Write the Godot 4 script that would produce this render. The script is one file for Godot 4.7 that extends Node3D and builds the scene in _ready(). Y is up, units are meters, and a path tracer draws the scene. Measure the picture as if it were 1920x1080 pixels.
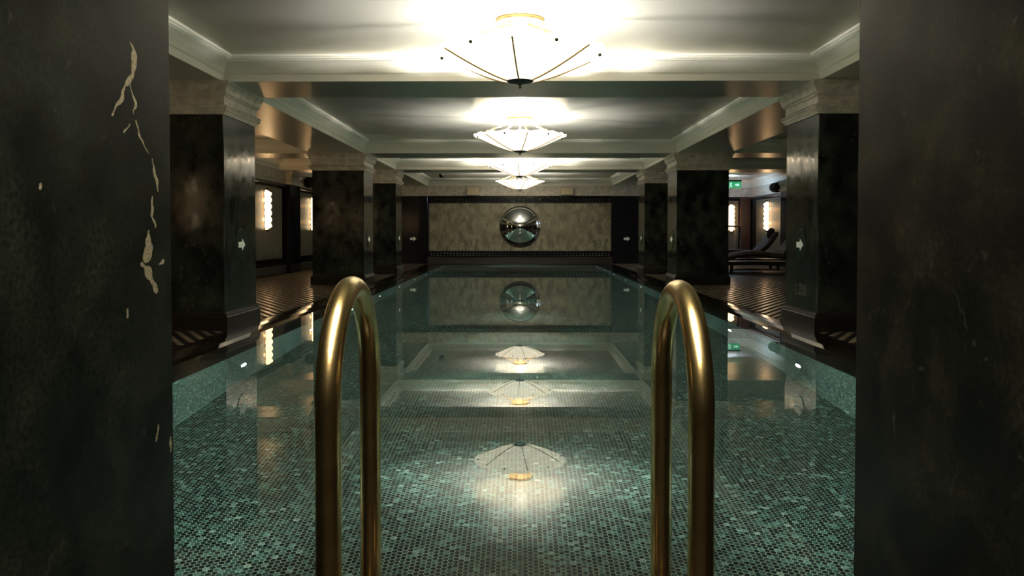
extends Node3D
# Indoor hotel pool: deck level y = 0, metres, camera looks down -Z along the pool.

const WATER := -0.02
const FLOOR := -1.27          # pool floor
const DEEP := -1.95
const POOL_X := 2.1           # half width between the tiled pool walls
const POOL_NEAR := -1.85
const POOL_FAR := -22.9
const COL_X := 2.6            # inner face of the columns
const COL_W := 0.86
const BEAM := 2.185           # underside of the beams, top of the capitals
const CEIL := 2.398
const CAP := 1.909            # underside of the capitals
const LEFT := -5.05
const RIGHT := 6.75
const BACK := -23.3
const BACK_RIGHT := -24.25
const FRONT := 3.0
const ORD := ["first ", "second ", "third ", "fourth ", "fifth ", "sixth ", "seventh ", "eighth ", "ninth ", "tenth ", "eleventh "]
const COLS := [3.69, 7.25, 13.75, 17.3]      # near faces of the columns, as depth
var M := {}
var used := {}

func _ready() -> void:
	# ---------------- camera
	var cam := Camera3D.new()
	cam.name = "camera"
	var f := 1550.0
	cam.projection = Camera3D.PROJECTION_FRUSTUM
	cam.near = 0.05
	cam.far = 100.0
	cam.size = 1080.0 / f * cam.near
	cam.frustum_offset = Vector2(0.0, -62.4 / f * cam.near)
	cam.position = Vector3(0, 0.86, 0)
	cam.rotation_degrees = Vector3(-1.5, 0.554, 0)
	add_child(cam)
	cam.current = true
	# ---------------- environment: no daylight reaches the room
	var env := Environment.new()
	env.background_mode = Environment.BG_COLOR
	env.background_color = Color(0, 0, 0)
	env.tonemap_mode = Environment.TONE_MAPPER_LINEAR
	env.tonemap_exposure = 1.0
	env.sdfgi_enabled = true
	env.ssao_enabled = true
	env.ssil_enabled = true
	var we := WorldEnvironment.new()
	we.name = "environment"
	we.environment = env
	add_child(we)
	# ---------------- the place
	make_materials()
	build_ceiling()
	build_walls()
	build_pool()
	build_deck()
	build_columns()
	build_water()
	build_pendants()
	build_sconces()
	build_pool_lamps()
	build_rails()
	build_dome()
	build_small_things()

# =====================================================================  helpers
func numbered(called: String) -> String:
	if not used.has(called):
		used[called] = 0
		return called
	used[called] += 1
	return "%s_%03d" % [called, used[called]]

func thing(called: String, label: String, category: String, at := Vector3.ZERO, group := "", kind := "") -> Node3D:
	var o := Node3D.new()
	o.name = numbered(called)
	add_child(o, true)
	o.position = at
	tag(o, label, category, group, kind)
	return o

func tag(o: Node3D, label := "", category := "", group := "", kind := "") -> void:
	if label != "": o.set_meta("label", label)
	if category != "": o.set_meta("category", category)
	if group != "": o.set_meta("group", group)
	if kind != "": o.set_meta("kind", kind)

func structure(called: String) -> Node3D:
	var o := Node3D.new()
	o.name = called
	add_child(o, true)
	o.set_meta("kind", "structure")
	return o

func part(parent: Node, called: String, mesh: Mesh, mat: Material, at := Vector3.ZERO, rot := Vector3.ZERO) -> MeshInstance3D:
	var o := MeshInstance3D.new()
	o.name = called
	o.mesh = mesh
	o.material_override = null
	if mat != null:
		for i in mesh.get_surface_count():
			o.set_surface_override_material(i, mat)
	o.position = at
	o.rotation = rot
	o.cast_shadow = GeometryInstance3D.SHADOW_CASTING_SETTING_ON
	parent.add_child(o, true)
	return o

func st_new() -> SurfaceTool:
	var st := SurfaceTool.new()
	st.begin(Mesh.PRIMITIVE_TRIANGLES)
	return st

func quad(st: SurfaceTool, a: Vector3, b: Vector3, c: Vector3, d: Vector3) -> void:
	st.add_vertex(a); st.add_vertex(b); st.add_vertex(c)
	st.add_vertex(a); st.add_vertex(c); st.add_vertex(d)

func done(st: SurfaceTool) -> ArrayMesh:
	st.generate_normals()
	return st.commit()

func box_into(st: SurfaceTool, lo: Vector3, hi: Vector3, b := 0.0) -> void:
	# a box with chamfered edges (b = 0: sharp)
	if b <= 0.0:
		var p := []
		for i in 8:
			p.append(Vector3(hi.x if i & 1 else lo.x, hi.y if i & 2 else lo.y, hi.z if i & 4 else lo.z))
		quad(st, p[0], p[1], p[3], p[2]); quad(st, p[5], p[4], p[6], p[7])
		quad(st, p[4], p[0], p[2], p[6]); quad(st, p[1], p[5], p[7], p[3])
		quad(st, p[2], p[3], p[7], p[6]); quad(st, p[4], p[5], p[1], p[0])
		return
	var c := (lo + hi) / 2.0
	var h := (hi - lo) / 2.0
	var sg := [-1.0, 1.0]
	for ax in 3:
		var u := (ax + 1) % 3
		var v := (ax + 2) % 3
		for s in sg:
			var q := []
			for k in [[-1, -1], [1, -1], [1, 1], [-1, 1]]:
				var w := Vector3.ZERO
				w[ax] = s * h[ax]; w[u] = k[0] * (h[u] - b); w[v] = k[1] * (h[v] - b)
				q.append(c + w)
			if s > 0: quad(st, q[3], q[2], q[1], q[0])
			else: quad(st, q[0], q[1], q[2], q[3])
		for s in sg:
			for t in sg:
				var q2 := []
				for e in sg:
					var w1 := Vector3.ZERO
					w1[ax] = e * (h[ax] - b); w1[u] = s * h[u]; w1[v] = t * (h[v] - b)
					var w2 := Vector3.ZERO
					w2[ax] = e * (h[ax] - b); w2[u] = s * (h[u] - b); w2[v] = t * h[v]
					q2.append(c + w1); q2.append(c + w2)
				if s * t > 0: quad(st, q2[0], q2[1], q2[3], q2[2])
				else: quad(st, q2[2], q2[3], q2[1], q2[0])
	for i in 8:
		var s := Vector3(1 if i & 1 else -1, 1 if i & 2 else -1, 1 if i & 4 else -1)
		var a := c + s * (h - Vector3(0, b, b))
		var d := c + s * (h - Vector3(b, 0, b))
		var e := c + s * (h - Vector3(b, b, 0))
		if s.x * s.y * s.z > 0:
			st.add_vertex(a); st.add_vertex(e); st.add_vertex(d)
		else:
			st.add_vertex(a); st.add_vertex(d); st.add_vertex(e)

func box(lo: Vector3, hi: Vector3, b := 0.0) -> ArrayMesh:
	var st := st_new()
	st.set_smooth_group(-1)
	box_into(st, Vector3(minf(lo.x, hi.x), minf(lo.y, hi.y), minf(lo.z, hi.z)), Vector3(maxf(lo.x, hi.x), maxf(lo.y, hi.y), maxf(lo.z, hi.z)), b)
	return done(st)

func ring(x0: float, x1: float, z0: float, z1: float, prof: Array, outward: bool) -> ArrayMesh:
	# a moulding that runs round a rectangle with mitred corners; prof = [[projection, height], ...]
	var st := st_new()
	st.set_smooth_group(-1)
	var s := 1.0 if outward else -1.0
	for i in prof.size() - 1:
		var a := []
		var b := []
		for k in [[prof[i], a], [prof[i + 1], b]]:
			var p: float = k[0][0] * s
			var y: float = k[0][1]
			k[1].append_array([Vector3(x0 - p, y, z0 - p), Vector3(x1 + p, y, z0 - p), Vector3(x1 + p, y, z1 + p), Vector3(x0 - p, y, z1 + p)])
		for j in 4:
			var n := (j + 1) % 4
			quad(st, a[j], a[n], b[n], b[j])
	return done(st)

func lathe(prof: Array, seg: int, smooth := true) -> ArrayMesh:
	# prof = [[radius, height], ...] round the Y axis
	var st := st_new()
	st.set_smooth_group(0 if smooth else -1)
	for i in prof.size() - 1:
		for j in seg:
			var a := TAU * j / seg
			var b := TAU * (j + 1) / seg
			var p0 := Vector3(cos(a) * prof[i][0], prof[i][1], sin(a) * prof[i][0])
			var p1 := Vector3(cos(b) * prof[i][0], prof[i][1], sin(b) * prof[i][0])
			var p2 := Vector3(cos(b) * prof[i + 1][0], prof[i + 1][1], sin(b) * prof[i + 1][0])
			var p3 := Vector3(cos(a) * prof[i + 1][0], prof[i + 1][1], sin(a) * prof[i + 1][0])
			if prof[i][0] > 1e-5:
				st.add_vertex(p0); st.add_vertex(p1); st.add_vertex(p2 if prof[i + 1][0] > 1e-5 else p3)
			if prof[i + 1][0] > 1e-5:
				st.add_vertex(p0); st.add_vertex(p2); st.add_vertex(p3)
	return done(st)

func tube_into(st: SurfaceTool, path: Array, r, seg := 12, closed := false) -> void:
	# a round bar along a path; r is a number or one radius for each point
	var n := path.size()
	var rings := []
	var up := Vector3.ZERO
	for i in n:
		var t: Vector3
		if closed: t = (path[(i + 1) % n] - path[(i - 1 + n) % n]).normalized()
		else: t = (path[mini(i + 1, n - 1)] - path[maxi(i - 1, 0)]).normalized()
		if up == Vector3.ZERO:
			up = Vector3.RIGHT if absf(t.x) < 0.8 else Vector3.UP
		var s := t.cross(up).normalized()
		up = s.cross(t).normalized()
		var rr: float = r[i] if r is Array else r
		var rg := []
		for j in seg:
			var a := TAU * j / seg
			rg.append(path[i] + (s * cos(a) + up * sin(a)) * rr)
		rings.append(rg)
	for i in (n if closed else n - 1):
		for j in seg:
			var k := (j + 1) % seg
			var m := (i + 1) % n
			quad(st, rings[i][j], rings[i][k], rings[m][k], rings[m][j])
	if not closed:
		for e in [0, n - 1]:
			for j in seg:
				st.add_vertex(path[e]); st.add_vertex(rings[e][j]); st.add_vertex(rings[e][(j + 1) % seg])

func tube(path: Array, r, seg := 12, closed := false) -> ArrayMesh:
	var st := st_new()
	st.set_smooth_group(0)
	tube_into(st, path, r, seg, closed)
	return done(st)

func prism(poly: PackedVector2Array, depth: float) -> ArrayMesh:
	# a flat shape in XY, depth along Z from 0 to depth
	var st := st_new()
	st.set_smooth_group(-1)
	var idx := Geometry2D.triangulate_polygon(poly)
	for z in [0.0, depth]:
		for k in range(0, idx.size(), 3):
			for m in 3:
				var v: Vector2 = poly[idx[k + (m if z > 0.0 else 2 - m)]]
				st.add_vertex(Vector3(v.x, v.y, z))
	for i in poly.size():
		var a: Vector2 = poly[i]
		var b: Vector2 = poly[(i + 1) % poly.size()]
		quad(st, Vector3(a.x, a.y, 0), Vector3(b.x, b.y, 0), Vector3(b.x, b.y, depth), Vector3(a.x, a.y, depth))
	return done(st)

# =====================================================================  materials
func lin(r: float, g: float, b: float) -> Color:
	return Color(r, g, b).linear_to_srgb()

func mat(called: String, c: Color, rough: float, metal := 0.0, spec := 0.5) -> StandardMaterial3D:
	var m := StandardMaterial3D.new()
	m.resource_name = called
	m.albedo_color = c
	m.roughness = rough
	m.metallic = metal
	m.metallic_specular = spec
	M[called] = m
	return m

func glow(called: String, c: Color, e: float) -> StandardMaterial3D:
	var m := mat(called, Color(0.8, 0.78, 0.72), 0.4)
	m.emission_enabled = true
	m.emission = c
	m.emission_energy_multiplier = e
	return m

func noise(sd: int, freq: float, type: int, fractal: int, octaves: int, warp := 0.0) -> FastNoiseLite:
	var n := FastNoiseLite.new()
	n.seed = sd
	n.frequency = freq
	n.noise_type = type
	n.fractal_type = fractal
	n.fractal_octaves = octaves
	if warp > 0.0:
		n.domain_warp_enabled = true
		n.domain_warp_amplitude = warp
		n.domain_warp_frequency = freq * 0.8
		n.domain_warp_fractal_octaves = 3
	return n

func grey(n: FastNoiseLite, w: int, h: int, seamless := true) -> PackedByteArray:
	var im := n.get_seamless_image(w, h, false, false, 0.12, true) if seamless else n.get_image(w, h, false, false, true)
	im.convert(Image.FORMAT_L8)
	return im.get_data()

func smooth01(a: float, b: float, x: float) -> float:
	var t := clampf((x - a) / (b - a), 0.0, 1.0)
	return t * t * (3.0 - 2.0 * t)

func marble_bytes(sd: int, w: int, h: int, k: Dictionary, seamless := true) -> PackedByteArray:
	# stone: blotches between dark and mid, thin veins where a ridged noise peaks; colours are linear
	var blotch := grey(noise(sd, k.freq, FastNoiseLite.TYPE_SIMPLEX_SMOOTH, FastNoiseLite.FRACTAL_FBM, 5, k.get("warp", 60.0)), w, h, seamless)
	var veins := grey(noise(sd + 1, k.vein_freq, FastNoiseLite.TYPE_SIMPLEX_SMOOTH, FastNoiseLite.FRACTAL_RIDGED, 4, k.get("vein_warp", 50.0)), w, h, seamless)
	var where := grey(noise(sd + 2, k.freq * 1.3, FastNoiseLite.TYPE_SIMPLEX_SMOOTH, FastNoiseLite.FRACTAL_FBM, 3), w, h, seamless)
	var fine := grey(noise(sd + 3, 0.09, FastNoiseLite.TYPE_SIMPLEX_SMOOTH, FastNoiseLite.FRACTAL_FBM, 3), w, h, seamless)
	var ramp := []
	var lo: Color = k.dark
	var hi: Color = k.mid
	var vc: Color = k.vein
	for i in 256:
		ramp.append(lo.lerp(hi, pow(i / 255.0, k.get("gamma", 1.6))))
	var lut := PackedByteArray()
	for i in 4096:
		lut.append(int(round(255.0 * Color(i / 4095.0, 0, 0).linear_to_srgb().r)))
	var out := PackedByteArray()
	out.resize(w * h * 3)
	var cut: float = k.cut
	var strength: float = k.strength
	var grain: float = k.get("grain", 0.35)
	for i in w * h:
		var c: Color = ramp[blotch[i]]
		var g := 1.0 + grain * (fine[i] / 127.5 - 1.0)
		var v := smooth01(cut, 1.0, veins[i] / 255.0) * strength * smooth01(0.35, 0.75, where[i] / 255.0)
		out[i * 3] = lut[int(4095.0 * clampf(lerpf(c.r * g, vc.r, v), 0.0, 1.0))]
		out[i * 3 + 1] = lut[int(4095.0 * clampf(lerpf(c.g * g, vc.g, v), 0.0, 1.0))]
		out[i * 3 + 2] = lut[int(4095.0 * clampf(lerpf(c.b * g, vc.b, v), 0.0, 1.0))]
	return out

func tex(bytes: PackedByteArray, w: int, h: int) -> ImageTexture:
	return ImageTexture.create_from_image(Image.create_from_data(w, h, false, Image.FORMAT_RGB8, bytes))

func world_tex(m: StandardMaterial3D, t: Texture2D, sc: Vector3) -> void:
	m.albedo_texture = t
	m.uv1_triplanar = true
	m.uv1_world_triplanar = true
	m.uv1_scale = sc
	m.uv1_triplanar_sharpness = 8.0

func make_materials() -> void:
	var white := Color(1, 1, 1)
	mat("paint", lin(0.73, 0.69, 0.58), 0.42)
	mat("ceiling", lin(0.60, 0.575, 0.49), 0.29, 0.78)
	mat("black_lacquer", lin(0.007, 0.007, 0.008), 0.1, 0.0, 0.3)
	mat("black_trim", lin(0.02, 0.017, 0.015), 0.3)
	mat("plinth_stone", lin(0.009, 0.007, 0.006), 0.3, 0.0, 0.3)
	mat("red_wood", lin(0.04, 0.013, 0.009), 0.35)
	mat("cushion", lin(0.07, 0.048, 0.035), 0.85)
	mat("dark_cloth", lin(0.02, 0.02, 0.022), 0.9)
	mat("granite", lin(0.010, 0.008, 0.006), 0.1, 0.0, 0.36)
	mat("grout", lin(0.38, 0.46, 0.33), 0.7)
	mat("deck_bed", lin(0.01, 0.008, 0.007), 0.6, 0.0, 0.15)
	mat("dark_metal", lin(0.05, 0.045, 0.04), 0.35, 0.7)
	mat("steel", lin(0.6, 0.62, 0.62), 0.25, 1.0)
	mat("chrome", lin(0.86, 0.86, 0.84), 0.015, 1.0)
	mat("lamp_brass", lin(0.62, 0.42, 0.18), 0.3, 1.0)
	mat("canopy_paint", lin(0.42, 0.27, 0.11), 0.3, 0.9)
	mat("plaque", lin(0.012, 0.018, 0.014), 0.15, 0.0, 0.28)
	mat("arrow_white", lin(0.86, 0.85, 0.78), 0.45)
	mat("engraved", lin(0.035, 0.025, 0.018), 0.5)
	mat("beige_box", lin(0.45, 0.36, 0.22), 0.6)
	mat("sign_green", lin(0.0, 0.35, 0.2), 0.4)
	# dark green marble of the columns
	var w := 1024
	var b := marble_bytes(11, w, w, {"freq": 0.006, "vein_freq": 0.008, "dark": Color(0.005, 0.006, 0.0045), "mid": Color(0.029, 0.032, 0.021), "vein": Color(0.09, 0.09, 0.063), "cut": 0.78, "strength": 0.6, "gamma": 2.3, "grain": 0.5})
	var m := mat("green_marble", white, 0.24, 0.0, 0.33)
	world_tex(m, tex(b, w, w), Vector3(0.55, 0.4, 0.55))
	var polish := noise(17, 0.02, FastNoiseLite.TYPE_SIMPLEX_SMOOTH, FastNoiseLite.FRACTAL_FBM, 5, 40.0).get_seamless_image(512, 512, false, false, 0.12, true)
	polish.convert(Image.FORMAT_RGB8)
	m.roughness_texture = ImageTexture.create_from_image(polish)
	# cream capitals and friezes
	b = marble_bytes(31, 512, 512, {"freq": 0.012, "vein_freq": 0.012, "dark": Color(0.32, 0.26, 0.20), "mid": Color(0.62, 0.55, 0.44), "vein": Color(0.16, 0.12, 0.09), "cut": 0.78, "strength": 0.6, "gamma": 1.0, "grain": 0.15})
	m = mat("cream_marble", white, 0.35)
	world_tex(m, tex(b, 512, 512), Vector3(1.1, 1.1, 1.1))
	# olive panels of the walls
	b = marble_bytes(51, w, w, {"freq": 0.008, "vein_freq": 0.009, "warp": 70.0, "vein_warp": 60.0, "dark": Color(0.085, 0.075, 0.048), "mid": Color(0.29, 0.245, 0.165), "vein": Color(0.022, 0.026, 0.018), "cut": 0.58, "strength": 0.85, "gamma": 1.0, "grain": 0.4})
	m = mat("olive_marble", white, 0.2)
	world_tex(m, tex(b, w, w), Vector3(0.55, 0.3, 0.55))
	b = marble_bytes(61, 512, 512, {"freq": 0.012, "vein_freq": 0.014, "dark": Color(0.05, 0.044, 0.03), "mid": Color(0.14, 0.12, 0.08), "vein": Color(0.22, 0.20, 0.14), "cut": 0.75, "strength": 0.4, "gamma": 1.2, "grain": 0.25})
	m = mat("streaked_stone", white, 0.3)
	world_tex(m, tex(b, 512, 512), Vector3(0.9, 0.16, 0.9))
	# pool mosaic: mottled green stone, tinted tile by tile
	b = marble_bytes(71, w, w, {"freq": 0.06, "vein_freq": 0.08, "dark": Color(0.05, 0.065, 0.08), "mid": Color(0.55, 0.62, 0.60), "vein": Color(1.0, 1.0, 0.97), "cut": 0.60, "strength": 0.95, "gamma": 2.0, "grain": 0.55, "warp": 20.0, "vein_warp": 14.0})
	var mosaic := tex(b, w, w)
	m = mat("mosaic", white, 0.3)
	world_tex(m, mosaic, Vector3(0.9, 0.9, 0.9))
	m.vertex_color_use_as_albedo = true
	var tones := [Color(0.015, 0.035, 0.046), Color(0.045, 0.095, 0.10), Color(0.11, 0.24, 0.23), Color(0.22, 0.42, 0.38), Color(0.42, 0.66, 0.59), Color(0.75, 0.92, 0.84)]
	M["tones"] = tones
	for i in tones.size():
		m = mat("mosaic_%d" % i, tones[i].linear_to_srgb(), 0.3)
		world_tex(m, mosaic, Vector3(0.9, 0.9, 0.9))
	# deck mosaic
	M["deck_tones"] = [Color(0.22, 0.17, 0.115), Color(0.006, 0.005, 0.0045)]
	for i in 2:
		mat("deck_tile_%d" % i, M["deck_tones"][i].linear_to_srgb(), 0.2 if i == 0 else 0.55, 0.0, 0.35 if i == 0 else 0.2)
		m = mat("deck_mosaic_%d" % i, white, 0.2 if i == 0 else 0.55, 0.0, 0.35 if i == 0 else 0.2)
		m.vertex_color_use_as_albedo = true
	# worn brass of the grab rails
	b = marble_bytes(91, 512, 512, {"freq": 0.012, "vein_freq": 0.02, "dark": Color(0.42, 0.28, 0.11), "mid": Color(0.74, 0.56, 0.26), "vein": Color(0.2, 0.12, 0.06), "cut": 0.85, "strength": 0.35, "gamma": 0.5, "grain": 0.12})
	m = mat("brass", white, 0.26, 1.0)
	world_tex(m, tex(b, 512, 512), Vector3(2.5, 2.5, 2.5))
	# alabaster of the pendant bowls, lit from within
	m = glow("alabaster", Color(1.0, 0.97, 0.90), 1.15)
	m.albedo_color = lin(0.75, 0.70, 0.58)
	m.backlight_enabled = true
	m.backlight = lin(0.25, 0.235, 0.19)
	glow("panel_glow", Color(1.0, 0.95, 0.85), 1.5)
	glow("bulb", Color(1.0, 0.95, 0.85), 14.0)
	glow("sconce_glass", Color(1.0, 0.88, 0.68), 3.2)
	glow("pool_lens", Color(0.86, 0.97, 1.0), 12.0)
	glow("sign_face", Color(0.75, 1.0, 0.92), 0.9)
	glow("sign_face_green", Color(0.05, 0.75, 0.45), 0.6)
	# still water
	m = mat("water", Color(1, 1, 1, 0.0), 0.0)
	m.transparency = BaseMaterial3D.TRANSPARENCY_ALPHA
	m.refraction_enabled = true
	m.refraction_scale = 0.033

# =====================================================================  ceiling
const CORNICE := [[0.0, 0.0], [0.006, 0.0], [0.006, 0.062], [0.012, 0.064], [0.012, 0.070], [0.018, 0.072], [0.02, 0.09], [0.026, 0.11], [0.036, 0.13], [0.05, 0.147], [0.067, 0.16], [0.087, 0.167], [0.087, 0.174], [0.098, 0.176], [0.104, 0.182], [0.104, 0.190], [0.114, 0.193], [0.118, 0.201], [0.118, 0.214]]

func build_ceiling() -> void:
	var c := structure("ceiling")
	part(c, "ceiling_slab", box(Vector3(LEFT - 0.2, CEIL, FRONT + 0.2), Vector3(RIGHT + 0.2, CEIL + 0.15, BACK_RIGHT - 0.2)), M.ceiling)
	for z in COLS:
		part(c, "cross_beam", box(Vector3(LEFT, BEAM, -z - COL_W), Vector3(RIGHT, CEIL, -z)), M.ceiling)
	var prof := []
	for p in CORNICE:
		prof.append([p[0], BEAM + p[1]])
	var from := -FRONT
	for i in 5:
		var to: float = COLS[i] if i < 4 else -BACK
		for s in [-1.0, 1.0]:
			part(c, "long_beam", box(Vector3(s * COL_X, BEAM, -to), Vector3(s * (COL_X + COL_W), CEIL, -from)), M.ceiling)
		part(c, "cornice", ring(-COL_X, COL_X, -to, -from, prof, false), M.paint)
		part(c, "cornice", ring(LEFT, -COL_X - COL_W, -to, -from, prof, false), M.paint)
		part(c, "cornice", ring(COL_X + COL_W, RIGHT, -(to if i < 4 else -BACK_RIGHT), -from, prof, false), M.paint)
		from = to + COL_W

# =====================================================================  walls
func wall_dressing(parent: Node3D, x: float, zs: Array) -> void:
	# panels of olive stone round each lamp, black pilasters between them, cream frieze above
	var s := signf(x)
	var f := func(d: float, y: float, z: float) -> Vector3: return Vector3(x - s * d, y, z)
	part(parent, "frieze", box(f.call(0.0, CAP, FRONT), f.call(0.025, BEAM, BACK if s < 0 else BACK_RIGHT)), M.cream_marble)
	part(parent, "picture_rail", box(f.call(0.0, CAP - 0.06, FRONT), f.call(0.04, CAP, BACK if s < 0 else BACK_RIGHT), 0.008), M.black_trim)
	part(parent, "skirting", box(f.call(0.0, 0.0, FRONT), f.call(0.03, 0.18, BACK if s < 0 else BACK_RIGHT), 0.006), M.black_trim)
	for z in zs:
		part(parent, "stone_panel", box(f.call(0.0, 0.33, z - 1.16), f.call(0.015, 1.80, z + 1.16), 0.004), M.streaked_stone)
		var zc: float = z - 1.8
		if zc < (BACK + 0.5 if s < 0 else BACK_RIGHT + 0.5):
			continue
		part(parent, "pilaster", box(f.call(0.0, 0.0, zc - 0.40), f.call(0.13, CAP, zc + 0.40), 0.01), M.black_lacquer)
		var prof := []
		for p in CAPITAL:
			prof.append([p[0], CAP + p[1]])
		var x0 := minf(x, x - s * 0.13)
		var x1 := maxf(x, x - s * 0.13)
		part(parent, "pilaster_capital", ring(x0, x1, zc - 0.40, zc + 0.40, prof, true), M.cream_marble)

func build_walls() -> void:
	var zl := []
	var zr := []
	for i in 6:
		zl.append(-1.9 - 3.6 * i)
		zr.append(-4.5 - 3.6 * i)
	var w := structure("wall_left")
	part(w, "wall_body", box(Vector3(LEFT - 0.2, -0.2, FRONT + 0.2), Vector3(LEFT, CEIL, BACK - 0.2)), M.black_lacquer)
	wall_dressing(w, LEFT, zl)
	w = structure("wall_right")
	part(w, "wall_body", box(Vector3(RIGHT, -0.2, FRONT + 0.2), Vector3(RIGHT + 0.2, CEIL, BACK_RIGHT - 0.2)), M.black_lacquer)
	wall_dressing(w, RIGHT, zr)
	w = structure("wall_front")
	part(w, "wall_body", box(Vector3(LEFT, -0.2, FRONT), Vector3(RIGHT, CEIL, FRONT + 0.2)), M.black_lacquer)
	# the end wall with its framed stone panel
	w = structure("wall_back")
	part(w, "wall_body", box(Vector3(LEFT, -0.2, BACK - 0.2), Vector3(COL_X + COL_W, CEIL, BACK)), M.black_lacquer)
	part(w, "frieze", box(Vector3(-COL_X, CAP, BACK), Vector3(COL_X, BEAM, BACK + 0.03)), M.cream_marble)
	part(w, "stone_panel", box(Vector3(-2.555, 0.36, BACK), Vector3(2.555, 1.70, BACK + 0.012), 0.004), M.olive_marble)
	for y in [0.335, 1.70]:
		part(w, "panel_frame", box(Vector3(-2.59, y, BACK), Vector3(2.59, y + 0.022, BACK + 0.03), 0.006), M.black_trim)
	for s in [-1.0, 1.0]:
		part(w, "panel_frame", box(Vector3(s * 2.557, 0.36, BACK), Vector3(s * 2.59, 1.70, BACK + 0.03), 0.006), M.black_trim)
		part(w, "pilaster", box(Vector3(s * COL_X, 0.0, BACK), Vector3(s * (COL_X + COL_W), CAP, BACK + 0.08), 0.008), M.black_lacquer)
		var prof := []
		for p in CAPITAL:
			prof.append([p[0] * 0.6, CAP + p[1]])
		part(w, "pilaster_capital", ring(minf(s * COL_X, s * (COL_X + COL_W)), maxf(s * COL_X, s * (COL_X + COL_W)), BACK, BACK + 0.08, prof, true), M.cream_marble)
	part(w, "ledge", box(Vector3(-COL_X, 0.155, BACK), Vector3(COL_X, 0.18, BACK + 0.10), 0.008), M.red_wood)
	part(w, "base", box(Vector3(-COL_X, -0.02, BACK), Vector3(COL_X, 0.155, BACK + 0.07)), M.black_trim)
	for y in [0.195, 1.725]:
		lattice(w, y, y + 0.125)
	part(w, "return_wall", box(Vector3(COL_X + COL_W - 0.02, -0.2, BACK_RIGHT - 0.2), Vector3(COL_X + COL_W + 0.02, CEIL, BACK)), M.black_lacquer)
	part(w, "wall_body", box(Vector3(COL_X + COL_W, -0.2, BACK_RIGHT - 0.2), Vector3(RIGHT, CEIL, BACK_RIGHT)), M.black_lacquer)
	part(w, "frieze", box(Vector3(COL_X + COL_W, CAP, BACK_RIGHT), Vector3(RIGHT, BEAM, BACK_RIGHT + 0.03)), M.cream_marble)
	part(w, "stone_panel", box(Vector3(5.5, 0.33, BACK_RIGHT), Vector3(6.38, 1.80, BACK_RIGHT + 0.012), 0.004), M.streaked_stone)
	part(w, "wood_post", box(Vector3(6.42, 0.0, BACK_RIGHT), Vector3(6.72, CAP, BACK_RIGHT + 0.09), 0.01), M.red_wood)

func lattice(parent: Node3D, y0: float, y1: float) -> void:
	# black diamonds raised on the strip above and below the panel
	var st := st_new()
	st.set_smooth_group(-1)
	var z := BACK + 0.002
	var n := 56
	var dx := 5.1 / n
	for i in n:
		for k in 2:
			var cx := -2.55 + (i + 0.5) * dx
			var cy := y0 + (y1 - y0) * (0.25 + 0.5 * k)
			var rx := dx * 0.40
			var ry := (y1 - y0) * 0.21
			var q := [Vector3(cx - rx, cy, z), Vector3(cx, cy + ry, z), Vector3(cx + rx, cy, z), Vector3(cx, cy - ry, z)]
			var top := Vector3(cx, cy, z + 0.014)
			for j in 4:
				st.add_vertex(q[j]); st.add_vertex(q[(j + 1) % 4]); st.add_vertex(top)
	var o := part(parent, "diamond_lattice", done(st), M.black_trim)
	o.set_meta("kind", "stuff")

# =====================================================================  pool
func hex_mesh(r: float, h: float, b: float) -> ArrayMesh:
	# a hexagonal tile, flat sides towards +-Z, points towards +-X, its face at y = 0
	var st := st_new()
	st.set_smooth_group(-1)
	var t := []
	var u := []
	var d := []
	for i in 6:
		var a := PI / 3.0 * i
		t.append(Vector3(cos(a) * (r - b), 0, sin(a) * (r - b)))
		u.append(Vector3(cos(a) * r, -b, sin(a) * r))
		d.append(Vector3(cos(a) * r, -h, sin(a) * r))
	for i in range(1, 5):
		st.add_vertex(t[0]); st.add_vertex(t[i]); st.add_vertex(t[i + 1])
	for i in 6:
		var j := (i + 1) % 6
		quad(st, u[i], u[j], t[j], t[i])
		quad(st, d[i], d[j], u[j], u[i])
	return done(st)

func floor_y(z: float) -> float:
	# level at the shallow end, falling to the deep end
	return FLOOR if z > -8.0 else lerpf(FLOOR, DEEP, (-8.0 - z) / (-8.0 - POOL_FAR))

func tone_of(rng: RandomNumberGenerator) -> int:
	var v := rng.randf()
	return 0 if v < 0.42 else 1 if v < 0.66 else 2 if v < 0.83 else 3 if v < 0.93 else 4 if v < 0.98 else 5

func scatter(parent: Node3D, called: String, mesh: Mesh, m: Material, where: Array, tint: PackedColorArray) -> void:
	var mm := MultiMesh.new()
	mm.transform_format = MultiMesh.TRANSFORM_3D
	mm.use_colors = true
	mm.mesh = mesh
	mm.instance_count = where.size()
	for i in where.size():
		mm.set_instance_transform(i, where[i])
		mm.set_instance_color(i, tint[i])
	var o := MultiMeshInstance3D.new()
	o.name = called
	o.multimesh = mm
	o.material_override = m
	o.set_meta("kind", "stuff")
	parent.add_child(o, true)

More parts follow.
